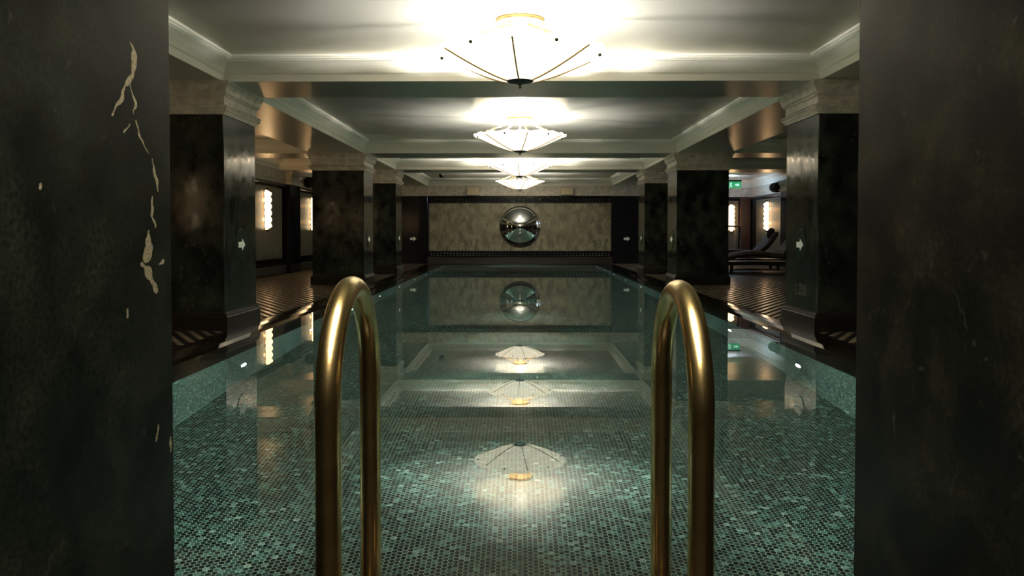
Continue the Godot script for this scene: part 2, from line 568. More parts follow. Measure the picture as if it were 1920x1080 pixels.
func build_pool() -> void:
	var rng := RandomNumberGenerator.new()
	rng.seed = 5
	var pitch := 0.0222                      # between columns of tiles
	var r := pitch / 1.5                      # circumradius of the cell
	var row := r * sqrt(3.0)
	var tile := hex_mesh(r - 0.0019, 0.004, 0.0006)
	var tones: Array = M.tones
	var fl := structure("pool_floor")
	var g := 0.0016
	var bed := prism(PackedVector2Array([Vector2(-POOL_NEAR - 0.2, FLOOR - g), Vector2(8.0, FLOOR - g), Vector2(-POOL_FAR, DEEP - g), Vector2(-POOL_FAR + 0.2, DEEP - g), Vector2(-POOL_FAR + 0.2, DEEP - 0.4), Vector2(-POOL_NEAR - 0.2, DEEP - 0.4)]), 2.0 * POOL_X + 0.4)
	part(fl, "mortar_bed", bed, M.grout, Vector3(POOL_X + 0.2, 0, 0), Vector3(0, PI / 2.0, 0)).basis = Basis(Vector3(0, 0, -1), Vector3.UP, Vector3(-1, 0, 0))
	var tilt := Basis(Vector3.RIGHT, -atan((FLOOR - DEEP) / (-8.0 - POOL_FAR)))
	var where := []
	var tint := PackedColorArray()
	var near := []
	var nx := int(POOL_X / pitch)
	var nz := int((POOL_NEAR - POOL_FAR) / row)
	for k in nz:
		for i in range(-nx, nx + 1):
			var p := Vector3(i * pitch, 0, POOL_NEAR - row * (k + 0.5 + (0.5 if posmod(i, 2) == 1 else 0.0)))
			p.y = floor_y(p.z) + rng.randf_range(-0.0003, 0.0003)
			var b := Basis(Vector3.UP, PI / 3.0 * rng.randi_range(0, 5))
			if p.z < -8.0: b = tilt * b
			var t := tone_of(rng)
			var d := -p.z
			if d > 3.36 and d < 3.62 and absf(p.x) < 0.31 and near.size() < 290:
				near.append([p, b, t])
				continue
			where.append(Transform3D(b, p))
			tint.append(tones[t] * rng.randf_range(0.8, 1.2))
	for n in near:
		var o := part(fl, "hexagon_tile", tile, M["mosaic_%d" % n[2]], n[0])
		o.basis = n[1]
	scatter(fl, "mosaic_tiles", tile, M.mosaic, where, tint)
	# side and end walls of the basin, hexagons too
	var top := -0.14
	var rows := int((top - DEEP) / row)
	for side in ["left", "right"]:
		var s := -1.0 if side == "left" else 1.0
		var w := structure("pool_wall_" + side)
		part(w, "mortar_bed", box(Vector3(s * (POOL_X + 0.0016), DEEP, POOL_NEAR), Vector3(s * (POOL_X + 0.3), top, POOL_FAR)), M.grout)
		where = []
		tint = PackedColorArray()
		var basis := Basis(Vector3(0, 0, 1), Vector3(-s, 0, 0), Vector3(0, 1, 0))
		for k in int((POOL_NEAR - POOL_FAR) / pitch):
			for j in rows:
				var at := Vector3(s * POOL_X, top - row * (j + 0.5 + (0.5 if k % 2 else 0.0)), POOL_NEAR - pitch * (k + 0.5))
				if at.y < floor_y(at.z): break
				where.append(Transform3D(basis, at))
				tint.append(tones[tone_of(rng)] * rng.randf_range(0.8, 1.2))
		scatter(w, "mosaic_tiles", tile, M.mosaic, where, tint)
	for end in ["near", "far"]:
		var s := 1.0 if end == "near" else -1.0
		var z := POOL_NEAR if end == "near" else POOL_FAR
		var w := structure("pool_wall_" + end)
		part(w, "mortar_bed", box(Vector3(-POOL_X, DEEP, z + s * 0.0016), Vector3(POOL_X, top, z + s * 0.3)), M.grout)
		where = []
		tint = PackedColorArray()
		var basis := Basis(Vector3(1, 0, 0), Vector3(0, 0, -s), Vector3(0, 1, 0))
		for i in range(-nx, nx + 1):
			for j in rows:
				var at := Vector3(i * pitch, top - row * (j + 0.5 + (0.5 if posmod(i, 2) == 1 else 0.0)), z)
				if at.y < floor_y(z): break
				where.append(Transform3D(basis, at))
				tint.append(tones[tone_of(rng)] * rng.randf_range(0.8, 1.2))
		scatter(w, "mosaic_tiles", tile, M.mosaic, where, tint)
	# the dark stone coping that dips under the water all round
	var cp := structure("pool_coping")
	var prof := [[0.47, -0.10], [0.47, 0.0], [0.40, 0.0], [0.33, -0.003], [0.26, -0.010], [0.20, -0.020], [0.14, -0.036], [0.08, -0.062], [0.03, -0.098], [0.004, -0.125], [-0.004, -0.14], [-0.004, -0.15], [0.05, -0.15]]
	part(cp, "coping_stone", ring(-POOL_X, POOL_X, POOL_FAR, POOL_NEAR, prof, true), M.granite)

func build_water() -> void:
	var pm := PlaneMesh.new()
	pm.size = Vector2(2.0 * (POOL_X + 0.3), POOL_NEAR - POOL_FAR + 0.6)
	var o := part(self, "pool_water", pm, M.water, Vector3(0, WATER, (POOL_NEAR + POOL_FAR) / 2.0))
	tag(o, "still clear green water filling the long mosaic pool", "water", "", "stuff")

# =====================================================================  deck
func slant_mesh(a: Vector2, b: Vector2) -> ArrayMesh:
	# a thin parallelogram tile with sides a and b (in XZ), chamfered, its face at y = 0
	var st := st_new()
	st.set_smooth_group(-1)
	var t := []
	var u := []
	var d := []
	for k in [[-0.5, -0.5], [0.5, -0.5], [0.5, 0.5], [-0.5, 0.5]]:
		var p: Vector2 = a * k[0] + b * k[1]
		t.append(Vector3(p.x * 0.93, 0, p.y * 0.93))
		u.append(Vector3(p.x * 0.96, -0.001, p.y * 0.96))
		d.append(Vector3(p.x * 0.96, -0.005, p.y * 0.96))
	quad(st, t[0], t[1], t[2], t[3])
	for q in 4:
		var n := (q + 1) % 4
		quad(st, u[q], u[n], t[n], t[q])
		quad(st, d[q], d[n], u[n], u[q])
	return done(st)

func build_deck() -> void:
	var fl := structure("floor")
	var e := POOL_X + 0.47
	for s in [-1.0, 1.0]:
		part(fl, "deck_bed", box(Vector3(s * e, -0.2, FRONT), Vector3(LEFT if s < 0 else RIGHT, -0.003, BACK if s < 0 else BACK_RIGHT)), M.deck_bed)
	part(fl, "deck_bed", box(Vector3(-e, -0.2, FRONT), Vector3(e, -0.003, POOL_NEAR + 0.47)), M.deck_bed)
	# slanted stripes of light and dark tiles, mirrored on the two sides of the pool
	var rng := RandomNumberGenerator.new()
	rng.seed = 8
	var step := 0.0575
	var rise := 0.0866
	var picked := 0
	for s in [-1.0, 1.0]:
		var slant: float = -s * 0.05
		var shape := slant_mesh(Vector2(step, 0), Vector2(slant, rise))
		var where := [[], []]
		var tint := [PackedColorArray(), PackedColorArray()]
		for k in int(23.0 / rise):
			var z := -1.0 - k * rise
			if z < (BACK if s < 0 else BACK_RIGHT) + 0.1: break
			for i in range(-400, 400):
				var x: float = i * step - k * slant
				if x * s < e + 0.04 or x * s > (-LEFT if s < 0 else RIGHT) - 0.08: continue
				var n := posmod(i, 2)
				var g := rng.randf_range(0.7, 1.25)
				if picked < 290 and absf(x) < 3.4 and z < -6.2 and z > -7.3:
					part(fl, "deck_tile", shape, M["deck_tile_%d" % n], Vector3(x, 0, z))
					picked += 1
				else:
					where[n].append(Transform3D(Basis.from_euler(Vector3(rng.randf_range(-0.01, 0.01), 0, rng.randf_range(-0.01, 0.01))), Vector3(x, rng.randf_range(-0.0005, 0.0), z)))
					tint[n].append(M.deck_tones[n] * g)
		for n in 2:
			scatter(fl, "mosaic_tiles", shape, M["deck_mosaic_%d" % n], where[n], tint[n])

# =====================================================================  columns
const CAPITAL := [[0.0, -0.008], [0.010, -0.008], [0.012, 0.004], [0.022, 0.006], [0.024, 0.018], [0.036, 0.021], [0.040, 0.034], [0.036, 0.045], [0.044, 0.048], [0.048, 0.058], [0.044, 0.069], [0.022, 0.074], [0.014, 0.080], [0.012, 0.090], [0.012, 0.148], [0.016, 0.152], [0.024, 0.155], [0.026, 0.164], [0.036, 0.168], [0.041, 0.178], [0.043, 0.192], [0.048, 0.212], [0.056, 0.230], [0.062, 0.240], [0.062, 0.248], [0.072, 0.251], [0.072, 0.276], [0.0, 0.276]]
const PLINTH := [[0.03, 0.0], [0.03, 0.118], [0.024, 0.126], [0.024, 0.134], [0.018, 0.140], [0.014, 0.152], [0.005, 0.160], [0.0, 0.163]]

func arrow_shape(l: float, h: float) -> PackedVector2Array:
	var x := l / 2.0
	return PackedVector2Array([Vector2(-x, -h * 0.25), Vector2(0.05 * x, -h * 0.25), Vector2(0.05 * x, -h * 0.5), Vector2(x, 0), Vector2(0.05 * x, h * 0.5), Vector2(0.05 * x, h * 0.25), Vector2(-x, h * 0.25)])

func build_columns() -> void:
	var labels := [
		["dark green marble column standing on the deck behind the near left pillar", "dark green marble column standing on the deck behind the near right pillar"],
		["dark green marble column opposite the first pendant, beside the sconce-lit aisle without loungers", "dark green marble column with the depth mark 1.2M cut above its plinth"],
		["second arrow-marked marble column from the grab rails, on the aisle without loungers", "second arrow-marked marble column from the grab rails, beside the loungers"],
		["arrow-marked marble column closest to the end wall, on the aisle without loungers", "arrow-marked marble column closest to the end wall, on the lounger side"]]
	for i in COLS.size():
		var z0: float = -COLS[i]
		var z1: float = z0 - COL_W
		for s in [-1.0, 1.0]:
			var at := Vector3(s * (COL_X + COL_W / 2.0), 0, (z0 + z1) / 2.0)
			var c := thing("column", labels[i][0 if s < 0 else 1], "column", at, "columns along the pool")
			var h := COL_W / 2.0
			part(c, "shaft", box(Vector3(-h, 0.0, -h), Vector3(h, CAP + 0.02, h), 0.006), M.green_marble)
			var prof := []
			for p in CAPITAL:
				prof.append([p[0], CAP + p[1]])
			var cp := part(c, "capital", ring(-h, h, -h, h, prof, true), M.cream_marble)
			cp.set_meta("label", "cream moulded marble capital")
			part(c, "plinth", ring(-h, h, -h, h, PLINTH, true), M.plinth_stone)
			if i == 0:
				continue
			# round plaque with the swimming direction: away along one side, back along the other
			var disc := part(c, "plaque", lathe([[0.0, 0.008], [0.146, 0.008], [0.15, 0.005], [0.15, 0.0]], 48, false), M.plaque, Vector3(-s * h, 0.75, 0), Vector3(0, 0, s * PI / 2.0))
			disc.set_meta("label", "round dark plaque with a white arrow")
			disc.rotation = Vector3(0, 0, s * PI / 2.0)
			var ar := MeshInstance3D.new()
			ar.name = "arrow"
			ar.mesh = prism(arrow_shape(0.18, 0.107), 0.003)
			ar.set_surface_override_material(0, M.arrow_white)
			c.add_child(ar, true)
			ar.position = Vector3(-s * (h + 0.008), 0.752, 0)
			ar.rotation = Vector3(0, -s * PI / 2.0, 0)
			if i == 1 and s > 0:
				var tm := TextMesh.new()
				var sf := SystemFont.new()
				sf.font_names = PackedStringArray(["Droid Serif"])
				tm.font = sf
				tm.text = "1.2M"
				tm.font_size = 32
				tm.pixel_size = 0.0042
				tm.depth = 0.004
				part(c, "depth_mark", tm, M.engraved, Vector3(-(h + 0.001), 0.335, 0.0), Vector3(0, -PI / 2.0, 0)).set_meta("label", "depth mark 1.2M cut in the stone")
	near_pillars()

const VEINS := [
	[[1.352, 1.171, 0.0026], [1.361, 1.160, 0.0053], [1.365, 1.146, 0.0070], [1.356, 1.129, 0.0061], [1.348, 1.111, 0.0061], [1.332, 1.098, 0.0043], [1.318, 1.078, 0.0043], [1.300, 1.059, 0.0042], [1.283, 1.044, 0.0025]],
	[[1.348, 1.101, 0.0017], [1.358, 1.087, 0.0026], [1.363, 1.073, 0.0035], [1.358, 1.056, 0.0018]],
	[[1.363, 1.046, 0.0026], [1.373, 1.026, 0.0027], [1.392, 1.007, 0.0027], [1.410, 0.996, 0.0018]],
	[[1.426, 0.988, 0.0037], [1.433, 0.968, 0.0037], [1.439, 0.945, 0.0037], [1.443, 0.934, 0.0028]],
	[[1.424, 0.922, 0.0028], [1.420, 0.903, 0.0037], [1.426, 0.885, 0.0046], [1.435, 0.871, 0.0028]],
	[[1.412, 0.864, 0.0036], [1.406, 0.844, 0.0082], [1.402, 0.823, 0.0100], [1.396, 0.816, 0.0072]],
	[[1.380, 0.808, 0.0080], [1.406, 0.794, 0.0091], [1.422, 0.775, 0.0073], [1.433, 0.760, 0.0065]],
	[[1.462, 0.810, 0.0057], [1.445, 0.805, 0.0047]], [[1.321, 1.022, 0.0017], [1.339, 1.037, 0.0026]],
	[[1.433, 0.524, 0.0028], [1.429, 0.498, 0.0028]], [[1.326, 0.725, 0.0026], [1.332, 0.737, 0.0026]],
	[[1.090, 0.920, 0.0028], [1.092, 0.925, 0.0028]], [[1.486, 0.490, 0.0039], [1.490, 0.464, 0.0039]]]

func near_pillars() -> void:
	# the two pillars the pool is seen between; each polished inner face has a slab of its own veining
	var w := 820
	var h := 2000
	for s in [-1.0, 1.0]:
		var k := {"freq": 0.0045, "vein_freq": 0.006, "dark": Color(0.002, 0.0025, 0.002), "mid": Color(0.012, 0.015, 0.010), "vein": Color(0.05, 0.053, 0.038), "cut": 0.82, "strength": 0.45, "gamma": 1.6, "grain": 0.7}
		if s > 0: k.merge({"mid": Color(0.015, 0.0138, 0.009), "vein": Color(0.055, 0.047, 0.032), "strength": 0.6, "freq": 0.006, "vein_freq": 0.009, "gamma": 2.0}, true)
		var b := marble_bytes(140 if s < 0 else 230, w, h, k, false)
		if s < 0:
			var rough := noise(7, 0.05, FastNoiseLite.TYPE_SIMPLEX_SMOOTH, FastNoiseLite.FRACTAL_FBM, 3)
			for line in VEINS:
				for q in line.size() - 1:
					var a: Array = line[q]
					var c: Array = line[q + 1]
					var steps := 60
					for t in steps:
						var u: float = t / float(steps)
						# u across = depth from the camera 0.64 .. 1.5, v down from 2.0 m
						var px := (lerpf(a[0], c[0], u) - 0.64) / 0.86 * w
						var py := (2.0 - lerpf(a[1], c[1], u)) / 2.0 * h
						px += rough.get_noise_2d(py * 0.6, 40.0) * 9.0
						var rad := lerpf(a[2], c[2], u) * 1000.0 * 0.75 * (1.0 + 1.1 * rough.get_noise_2d(py * 0.7, 300.0))
						for yy in range(int(py - rad), int(py + rad) + 1):
							for xx in range(int(px - rad * 1.25), int(px + rad * 1.25) + 1):
								if xx < 0 or yy < 0 or xx >= w or yy >= h: continue
								if pow((xx - px) / (rad * 1.25), 2.0) + pow((yy - py) / rad, 2.0) > 1.0: continue
								var g := 0.85 + 0.3 * rough.get_noise_2d(xx * 3.0, yy * 3.0)
								var j := (yy * w + xx) * 3
								b[j] = int(132 * g); b[j + 1] = int(126 * g); b[j + 2] = int(104 * g)
		var m := mat("pillar_face_%s" % ("left" if s < 0 else "right"), Color(1, 1, 1), 0.35, 0.0, 0.17)
		m.albedo_texture = tex(b, w, h)
		var xin := 0.635 if s < 0 else 0.609
		var c := thing("pillar", "dark marble pillar beside the grab rails with a broken cream vein down its face" if s < 0 else "dark brownish marble pillar beside the grab rails, without a cream vein", "pillar", Vector3(s * xin, 0, -1.07), "near pillars")
		part(c, "shaft", box(Vector3(0.004 * s, 0, -0.43), Vector3(s * 0.86, BEAM, 0.43), 0.003), M.green_marble)
		var st := st_new()
		st.set_smooth_group(-1)
		var q := [[-0.428, 0.0], [-0.428, 2.0], [0.428, 2.0], [0.428, 0.0]]
		for i in [0, 1, 2, 0, 2, 3]:
			st.set_uv(Vector2((0.43 - q[i][0]) / 0.86, 1.0 - q[i][1] / 2.0))
			st.add_vertex(Vector3(0.0, q[i][1], q[i][0]))
		for e in [[0, 1], [1, 2], [2, 3], [3, 0]]:
			var p0 := Vector3(0, q[e[0]][1], q[e[0]][0])
			var p1 := Vector3(0, q[e[1]][1], q[e[1]][0])
			var off := Vector3(s * 0.004, 0, 0)
			for v in [p0, p1, p1 + off, p0, p1 + off, p0 + off]:
				st.set_uv(Vector2((0.43 - v.z) / 0.86, 1.0 - v.y / 2.0))
				st.add_vertex(v)
		part(c, "facing_slab", done(st), m)

# =====================================================================  lamps
func omni(parent: Node3D, called: String, at: Vector3, c: Color, e: float, size: float) -> void:
	var l := OmniLight3D.new()
	l.name = called
	l.position = at
	l.light_color = c
	l.light_energy = e
	l.light_size = size
	l.omni_range = 40.0
	l.omni_attenuation = 2.0
	l.shadow_enabled = true
	parent.add_child(l, true)

func bowl_mesh() -> ArrayMesh:
	# shallow alabaster bowl, wavy rim, 8 mm thick; y = 0 at the bottom
	var st := st_new()
	st.set_smooth_group(0)
	var seg := 120
	var n := 22
	var pts := []
	for side in 2:
		var grid := []
		for i in n + 1:
			var t := i / float(n)
			var rr := 0.085 + (0.62 - 0.085) * t
			var y := 0.215 * pow(t, 1.28)
			var rg := []
			for j in seg:
				var a := TAU * j / seg
				var edge := smooth01(0.86, 1.0, t)
				var wave := sin(a * 18.0) * 0.5 + sin(a * 41.0 + 1.0) * 0.35 + sin(a * 7.0) * 0.3
				var r2 := rr + edge * 0.011 * wave
				var y2 := y + edge * (0.006 * sin(a * 18.0 + 1.2) + 0.004 * wave) - edge * 0.01
				if side == 1:
					y2 += 0.009
					r2 -= 0.004
				rg.append(Vector3(cos(a) * r2, y2, sin(a) * r2))
			grid.append(rg)
		pts.append(grid)
	for side in 2:
		for i in n:
			for j in seg:
				var k := (j + 1) % seg
				quad(st, pts[side][i][j], pts[side][i][k], pts[side][i + 1][k], pts[side][i + 1][j])
	for j in seg:
		var k := (j + 1) % seg
		quad(st, pts[0][n][j], pts[0][n][k], pts[1][n][k], pts[1][n][j])
		quad(st, pts[0][0][j], pts[0][0][k], pts[1][0][k], pts[1][0][j])
	return done(st)

func bowl_y(t: float) -> float:
	return 0.215 * pow(t, 1.28)

func build_pendants() -> void:
	var rim := 0.86 + 1.30
	var low := rim - 0.205
	var bowl := bowl_mesh()
	var labels := ["largest alabaster bowl pendant hanging before the first cross beam", "alabaster bowl pendant between the first and second cross beams", "alabaster bowl pendant between the second and third cross beams", "alabaster bowl pendant hanging in front of the mirror dome and end wall"]
	var zs := [-6.0, -11.1, -15.95, -20.85]
	var turn := [0.0, 0.26, 0.02, 0.3]
	var rib_path := func(a: float) -> Array:
		var p := []
		for i in 14:
			var t := 0.04 + 0.88 * i / 13.0
			var rr := 0.085 + 0.535 * t + 0.001
			p.append(Vector3(sin(a) * rr, bowl_y(t) - 0.004, cos(a) * rr))
		return p
	for i in 4:
		var o := thing("pendant_lamp", labels[i], "pendant lamp", Vector3(0, 0, zs[i]), "alabaster pendants over the pool")
		o.rotation.y = turn[i]
		# ceiling rose
		var rose := part(o, "ceiling_rose", lathe([[0.0, -0.075], [0.02, -0.07], [0.05, -0.066], [0.072, -0.052], [0.078, -0.044], [0.125, -0.05], [0.15, -0.04], [0.158, -0.03], [0.17, -0.028], [0.174, -0.02], [0.174, 0.0], [0.0, 0.0]], 48), M.canopy_paint, Vector3(0, CEIL, 0))
		for k in 6:
			var ka := TAU * (k + 0.5) / 6.0
			part(rose, "hook", tube([Vector3(sin(ka) * 0.13, -0.035, cos(ka) * 0.13), Vector3(sin(ka) * 0.136, -0.07, cos(ka) * 0.136)], 0.006, 8), M.lamp_brass)
		part(o, "stem", tube([Vector3(0, CEIL - 0.06, 0), Vector3(0, low + 0.02, 0)], 0.011, 12), M.lamp_brass)
		var b := part(o, "bowl", bowl, M.alabaster, Vector3(0, low, 0))
		b.set_meta("label", "glowing cream alabaster bowl with wavy rim")
		for k in 6:
			var a := TAU * k / 6.0 - 0.09
			part(b, "rib", tube(rib_path.call(a), 0.006, 6), M.lamp_brass)
			var a2 := a + TAU / 12.0
			var rr := 0.572
			part(b, "bolt", lathe([[0.0, -0.012], [0.008, -0.01], [0.012, 0.0], [0.009, 0.009], [0.0, 0.012]], 12), M.dark_metal, Vector3(sin(a2) * rr, bowl_y(0.91) - 0.012, cos(a2) * rr))
			# chain of oval links from the bolt up to the rose
			var st := st_new()
			st.set_smooth_group(0)
			var p0 := Vector3(sin(a2) * 0.575, bowl_y(0.92) + 0.012, cos(a2) * 0.575)
			var p1 := Vector3(sin(a2) * 0.136, CEIL - 0.065 - low, cos(a2) * 0.136)
			var n := 11
			for q in n:
				var c := p0.lerp(p1, (q + 0.5) / n)
				var dir := (p1 - p0).normalized()
				var side := dir.cross(Vector3.UP).normalized()
				if q % 2: side = side.cross(dir).normalized()
				var link := []
				for e in 10:
					var ea := TAU * e / 10.0
					link.append(c + dir * cos(ea) * 0.028 + side * sin(ea) * 0.010)
				tube_into(st, link, 0.0038, 5, true)
			part(o, "chain", done(st), M.lamp_brass, Vector3(0, low, 0))
		part(b, "base_plate", lathe([[0.0, -0.022], [0.03, -0.02], [0.085, -0.008], [0.098, 0.002], [0.10, 0.008], [0.09, 0.012], [0.0, 0.014]], 40), M.dark_metal)
		part(b, "finial", lathe([[0.0, -0.052], [0.008, -0.05], [0.012, -0.042], [0.007, -0.034], [0.012, -0.026], [0.016, -0.02], [0.0, -0.016]], 16), M.dark_metal)
		# one reflector bulb that shines up on the ceiling
		var at := Vector3(0.0, rim - 0.10, 0.04)
		part(o, "bulb", lathe([[0.0, -0.055], [0.03, -0.045], [0.042, -0.01], [0.05, 0.03], [0.045, 0.04], [0.0, 0.046]], 20), M.bulb, at)
		var up := SpotLight3D.new()
		up.name = "bulb_light"
		up.position = at
		up.rotation = Vector3(PI / 2.0, 0, 0)
		up.light_color = Color(1.0, 0.992, 0.975)
		up.light_energy = 21.0
		up.light_size = 0.07
		up.spot_range = 40.0
		up.spot_attenuation = 2.0
		up.spot_angle = 88.0
		up.spot_angle_attenuation = 0.06
		up.shadow_enabled = true
		o.add_child(up, true)

func sconce_mesh() -> ArrayMesh:
	# half of a half-round glass shade: three stacked swells, flat side to the wall (towards -Z), y from 0 up to 0.39
	var st := st_new()
	st.set_smooth_group(0)
	var n := 36
	var seg := 16
	var grid := []
	for i in n + 1:
		var t := i / float(n)
		var r := 0.072 + 0.026 * absf(sin(t * PI * 3.0))
		r *= minf(1.0, 0.35 + 4.5 * (1.0 - t))
		var rg := []
		for j in seg + 1:
			var a := PI * j / seg
			rg.append(Vector3(cos(a) * r, 0.39 * t, sin(a) * r * 1.2))
		grid.append(rg)
	for i in n:
		for j in seg:
			quad(st, grid[i][j], grid[i][j + 1], grid[i + 1][j + 1], grid[i + 1][j])
	return done(st)

func build_sconces() -> void:
	var glass := sconce_mesh()
	var plate := box(Vector3(-0.06, -0.40, -0.012), Vector3(0.06, 0.40, 0.0), 0.004)
	var cap := lathe([[0.0, -0.03], [0.012, -0.025], [0.03, 0.0], [0.04, 0.012], [0.0, 0.014]], 20)
	var spots := []
	for i in 6:
		spots.append([Vector3(LEFT + 0.03, 1.32, -1.9 - 3.6 * i), PI / 2.0, "tall ribbed glass wall lamp, " + ORD[5 - i] + "from the end wall, in the aisle without loungers"])
		if i == 0 or i == 5:
			spots.append([Vector3(RIGHT - 0.03, 1.32, -4.5 - 3.6 * i), -PI / 2.0, "tall ribbed glass wall lamp " + ("on the lounger aisle wall, far from the end wall" if i == 0 else "above the loungers, beside the round wall speaker")])
	spots.append([Vector3(6.17, 1.30, BACK_RIGHT + 0.03), 0.0, "tall ribbed glass wall lamp on the aisle end wall below the exit sign"])
	for s in spots:
		var o := thing("wall_sconce", s[2], "wall lamp", s[0], "ribbed glass sconces")
		o.rotation.y = s[1]
		part(o, "back_plate", plate, M.lamp_brass)
		for k in 2:
			part(o, "glass_shade", glass, M.sconce_glass, Vector3.ZERO, Vector3(0, 0, PI * k))
			omni(o, "sconce_light", Vector3(0, 0.19 - 0.38 * k, 0.035), Color(1.0, 0.70, 0.40), 0.06, 0.03)
		part(o, "end_cap", cap, M.dark_metal, Vector3(0, -0.405, 0.03))
		part(o, "end_cap", cap, M.dark_metal, Vector3(0, 0.405, 0.03), Vector3(PI, 0, 0))

func build_pool_lamps() -> void:
	for s in [-1.0, 1.0]:
		for i in 11:
			var z := -2.18 - 2.02 * i
			if z < POOL_FAR + 0.3: continue
			pool_lamp(Vector3(s * POOL_X, -0.72, z), Vector3(0, 0, s * PI / 2.0), 16.0, ORD[10 - i] + "underwater lamp from the end wall, in the pool wall " + ("on the side without loungers" if s < 0 else "on the lounger side"))
	for s in [-1.0, 1.0]:  # two unseen lamps added in the near wall to brighten the near floor
		pool_lamp(Vector3(s * 1.25, -0.72, POOL_NEAR), Vector3(-PI / 2.0, 0, 0), 6.0, "unseen underwater lamp added in the pool wall below the grab rails, " + ("cream-veined pillar side" if s < 0 else "brownish pillar side"))

func pool_lamp(at: Vector3, turn: Vector3, energy: float, label: String) -> void:
	var lens := lathe([[0.0, 0.018], [0.03, 0.016], [0.055, 0.009], [0.066, 0.0]], 24)
	var bezel := lathe([[0.064, 0.0], [0.066, 0.010], [0.074, 0.012], [0.086, 0.006], [0.088, 0.0]], 32)
	var o := thing("pool_lamp", label, "underwater lamp", at, "underwater lamps in the pool walls")
	o.rotation = turn
	part(o, "bezel", bezel, M.steel)
	part(o, "lens", lens, M.pool_lens)
	var l := SpotLight3D.new()
	l.name = "lamp_beam"
	l.position = Vector3(0, 0.03, 0)
	l.rotation = Vector3(PI / 2.0, 0, 0)
	l.light_color = Color(0.88, 1.0, 0.92)
	l.light_energy = energy
	l.light_size = 0.035
	l.spot_range = 30.0
	l.spot_attenuation = 2.0
	l.spot_angle = 25.0
	l.spot_angle_attenuation = 0.6
	l.shadow_enabled = true
	o.add_child(l, true)

# =====================================================================  things
func build_rails() -> void:
	for s in [-1.0, 1.0]:
		var x := -0.305 if s < 0 else 0.287
		var o := thing("grab_rail", "brass arched grab rail at the pool edge, next to the cream-veined pillar" if s < 0 else "brass arched grab rail at the pool edge, next to the brownish pillar", "handrail", Vector3(x, 0, -1.486), "brass pool ladder rails")
		var r := 0.021
		var half := 0.184
		var top := 0.86 - (0.078 if s < 0 else 0.084) - r
		var path := []
		for i in 14:
			path.append(Vector3(0, 0.004 + (top - half) * i / 14.0, half))
		for i in 33:
			var a := PI * i / 32.0
			path.append(Vector3(0, top - half + half * sin(a), half * cos(a)))
		for i in range(13, -1, -1):
			path.append(Vector3(0, 0.004 + (top - half) * i / 14.0, -half))
		part(o, "rail_tube", tube(path, r, 40), M.brass)
		for z in [half, -half]:
			part(o, "flange", lathe([[0.0, 0.016], [r, 0.016], [0.03, 0.012], [0.055, 0.006], [0.058, 0.001]], 36), M.brass, Vector3(0, 0, z))

func build_dome() -> void:
	var prof := []
	for i in 41:
		var a := deg_to_rad(49.0) * i / 40.0
		prof.append([0.762 * sin(a), 0.762 * (cos(a) - cos(deg_to_rad(49.0))) + 0.02])
	var o := thing("mirror_dome", "large polished mirror dome on the stone panel of the end wall", "mirror", Vector3(0, 1.03, BACK + 0.014))
	part(o, "mirror", lathe(prof, 96), M.chrome, Vector3(0, 0, 0), Vector3(PI / 2.0, 0, 0))
	part(o, "rim", lathe([[0.575, 0.0], [0.582, 0.0], [0.582, 0.016], [0.575, 0.021]], 96), M.dark_metal, Vector3.ZERO, Vector3(PI / 2.0, 0, 0))

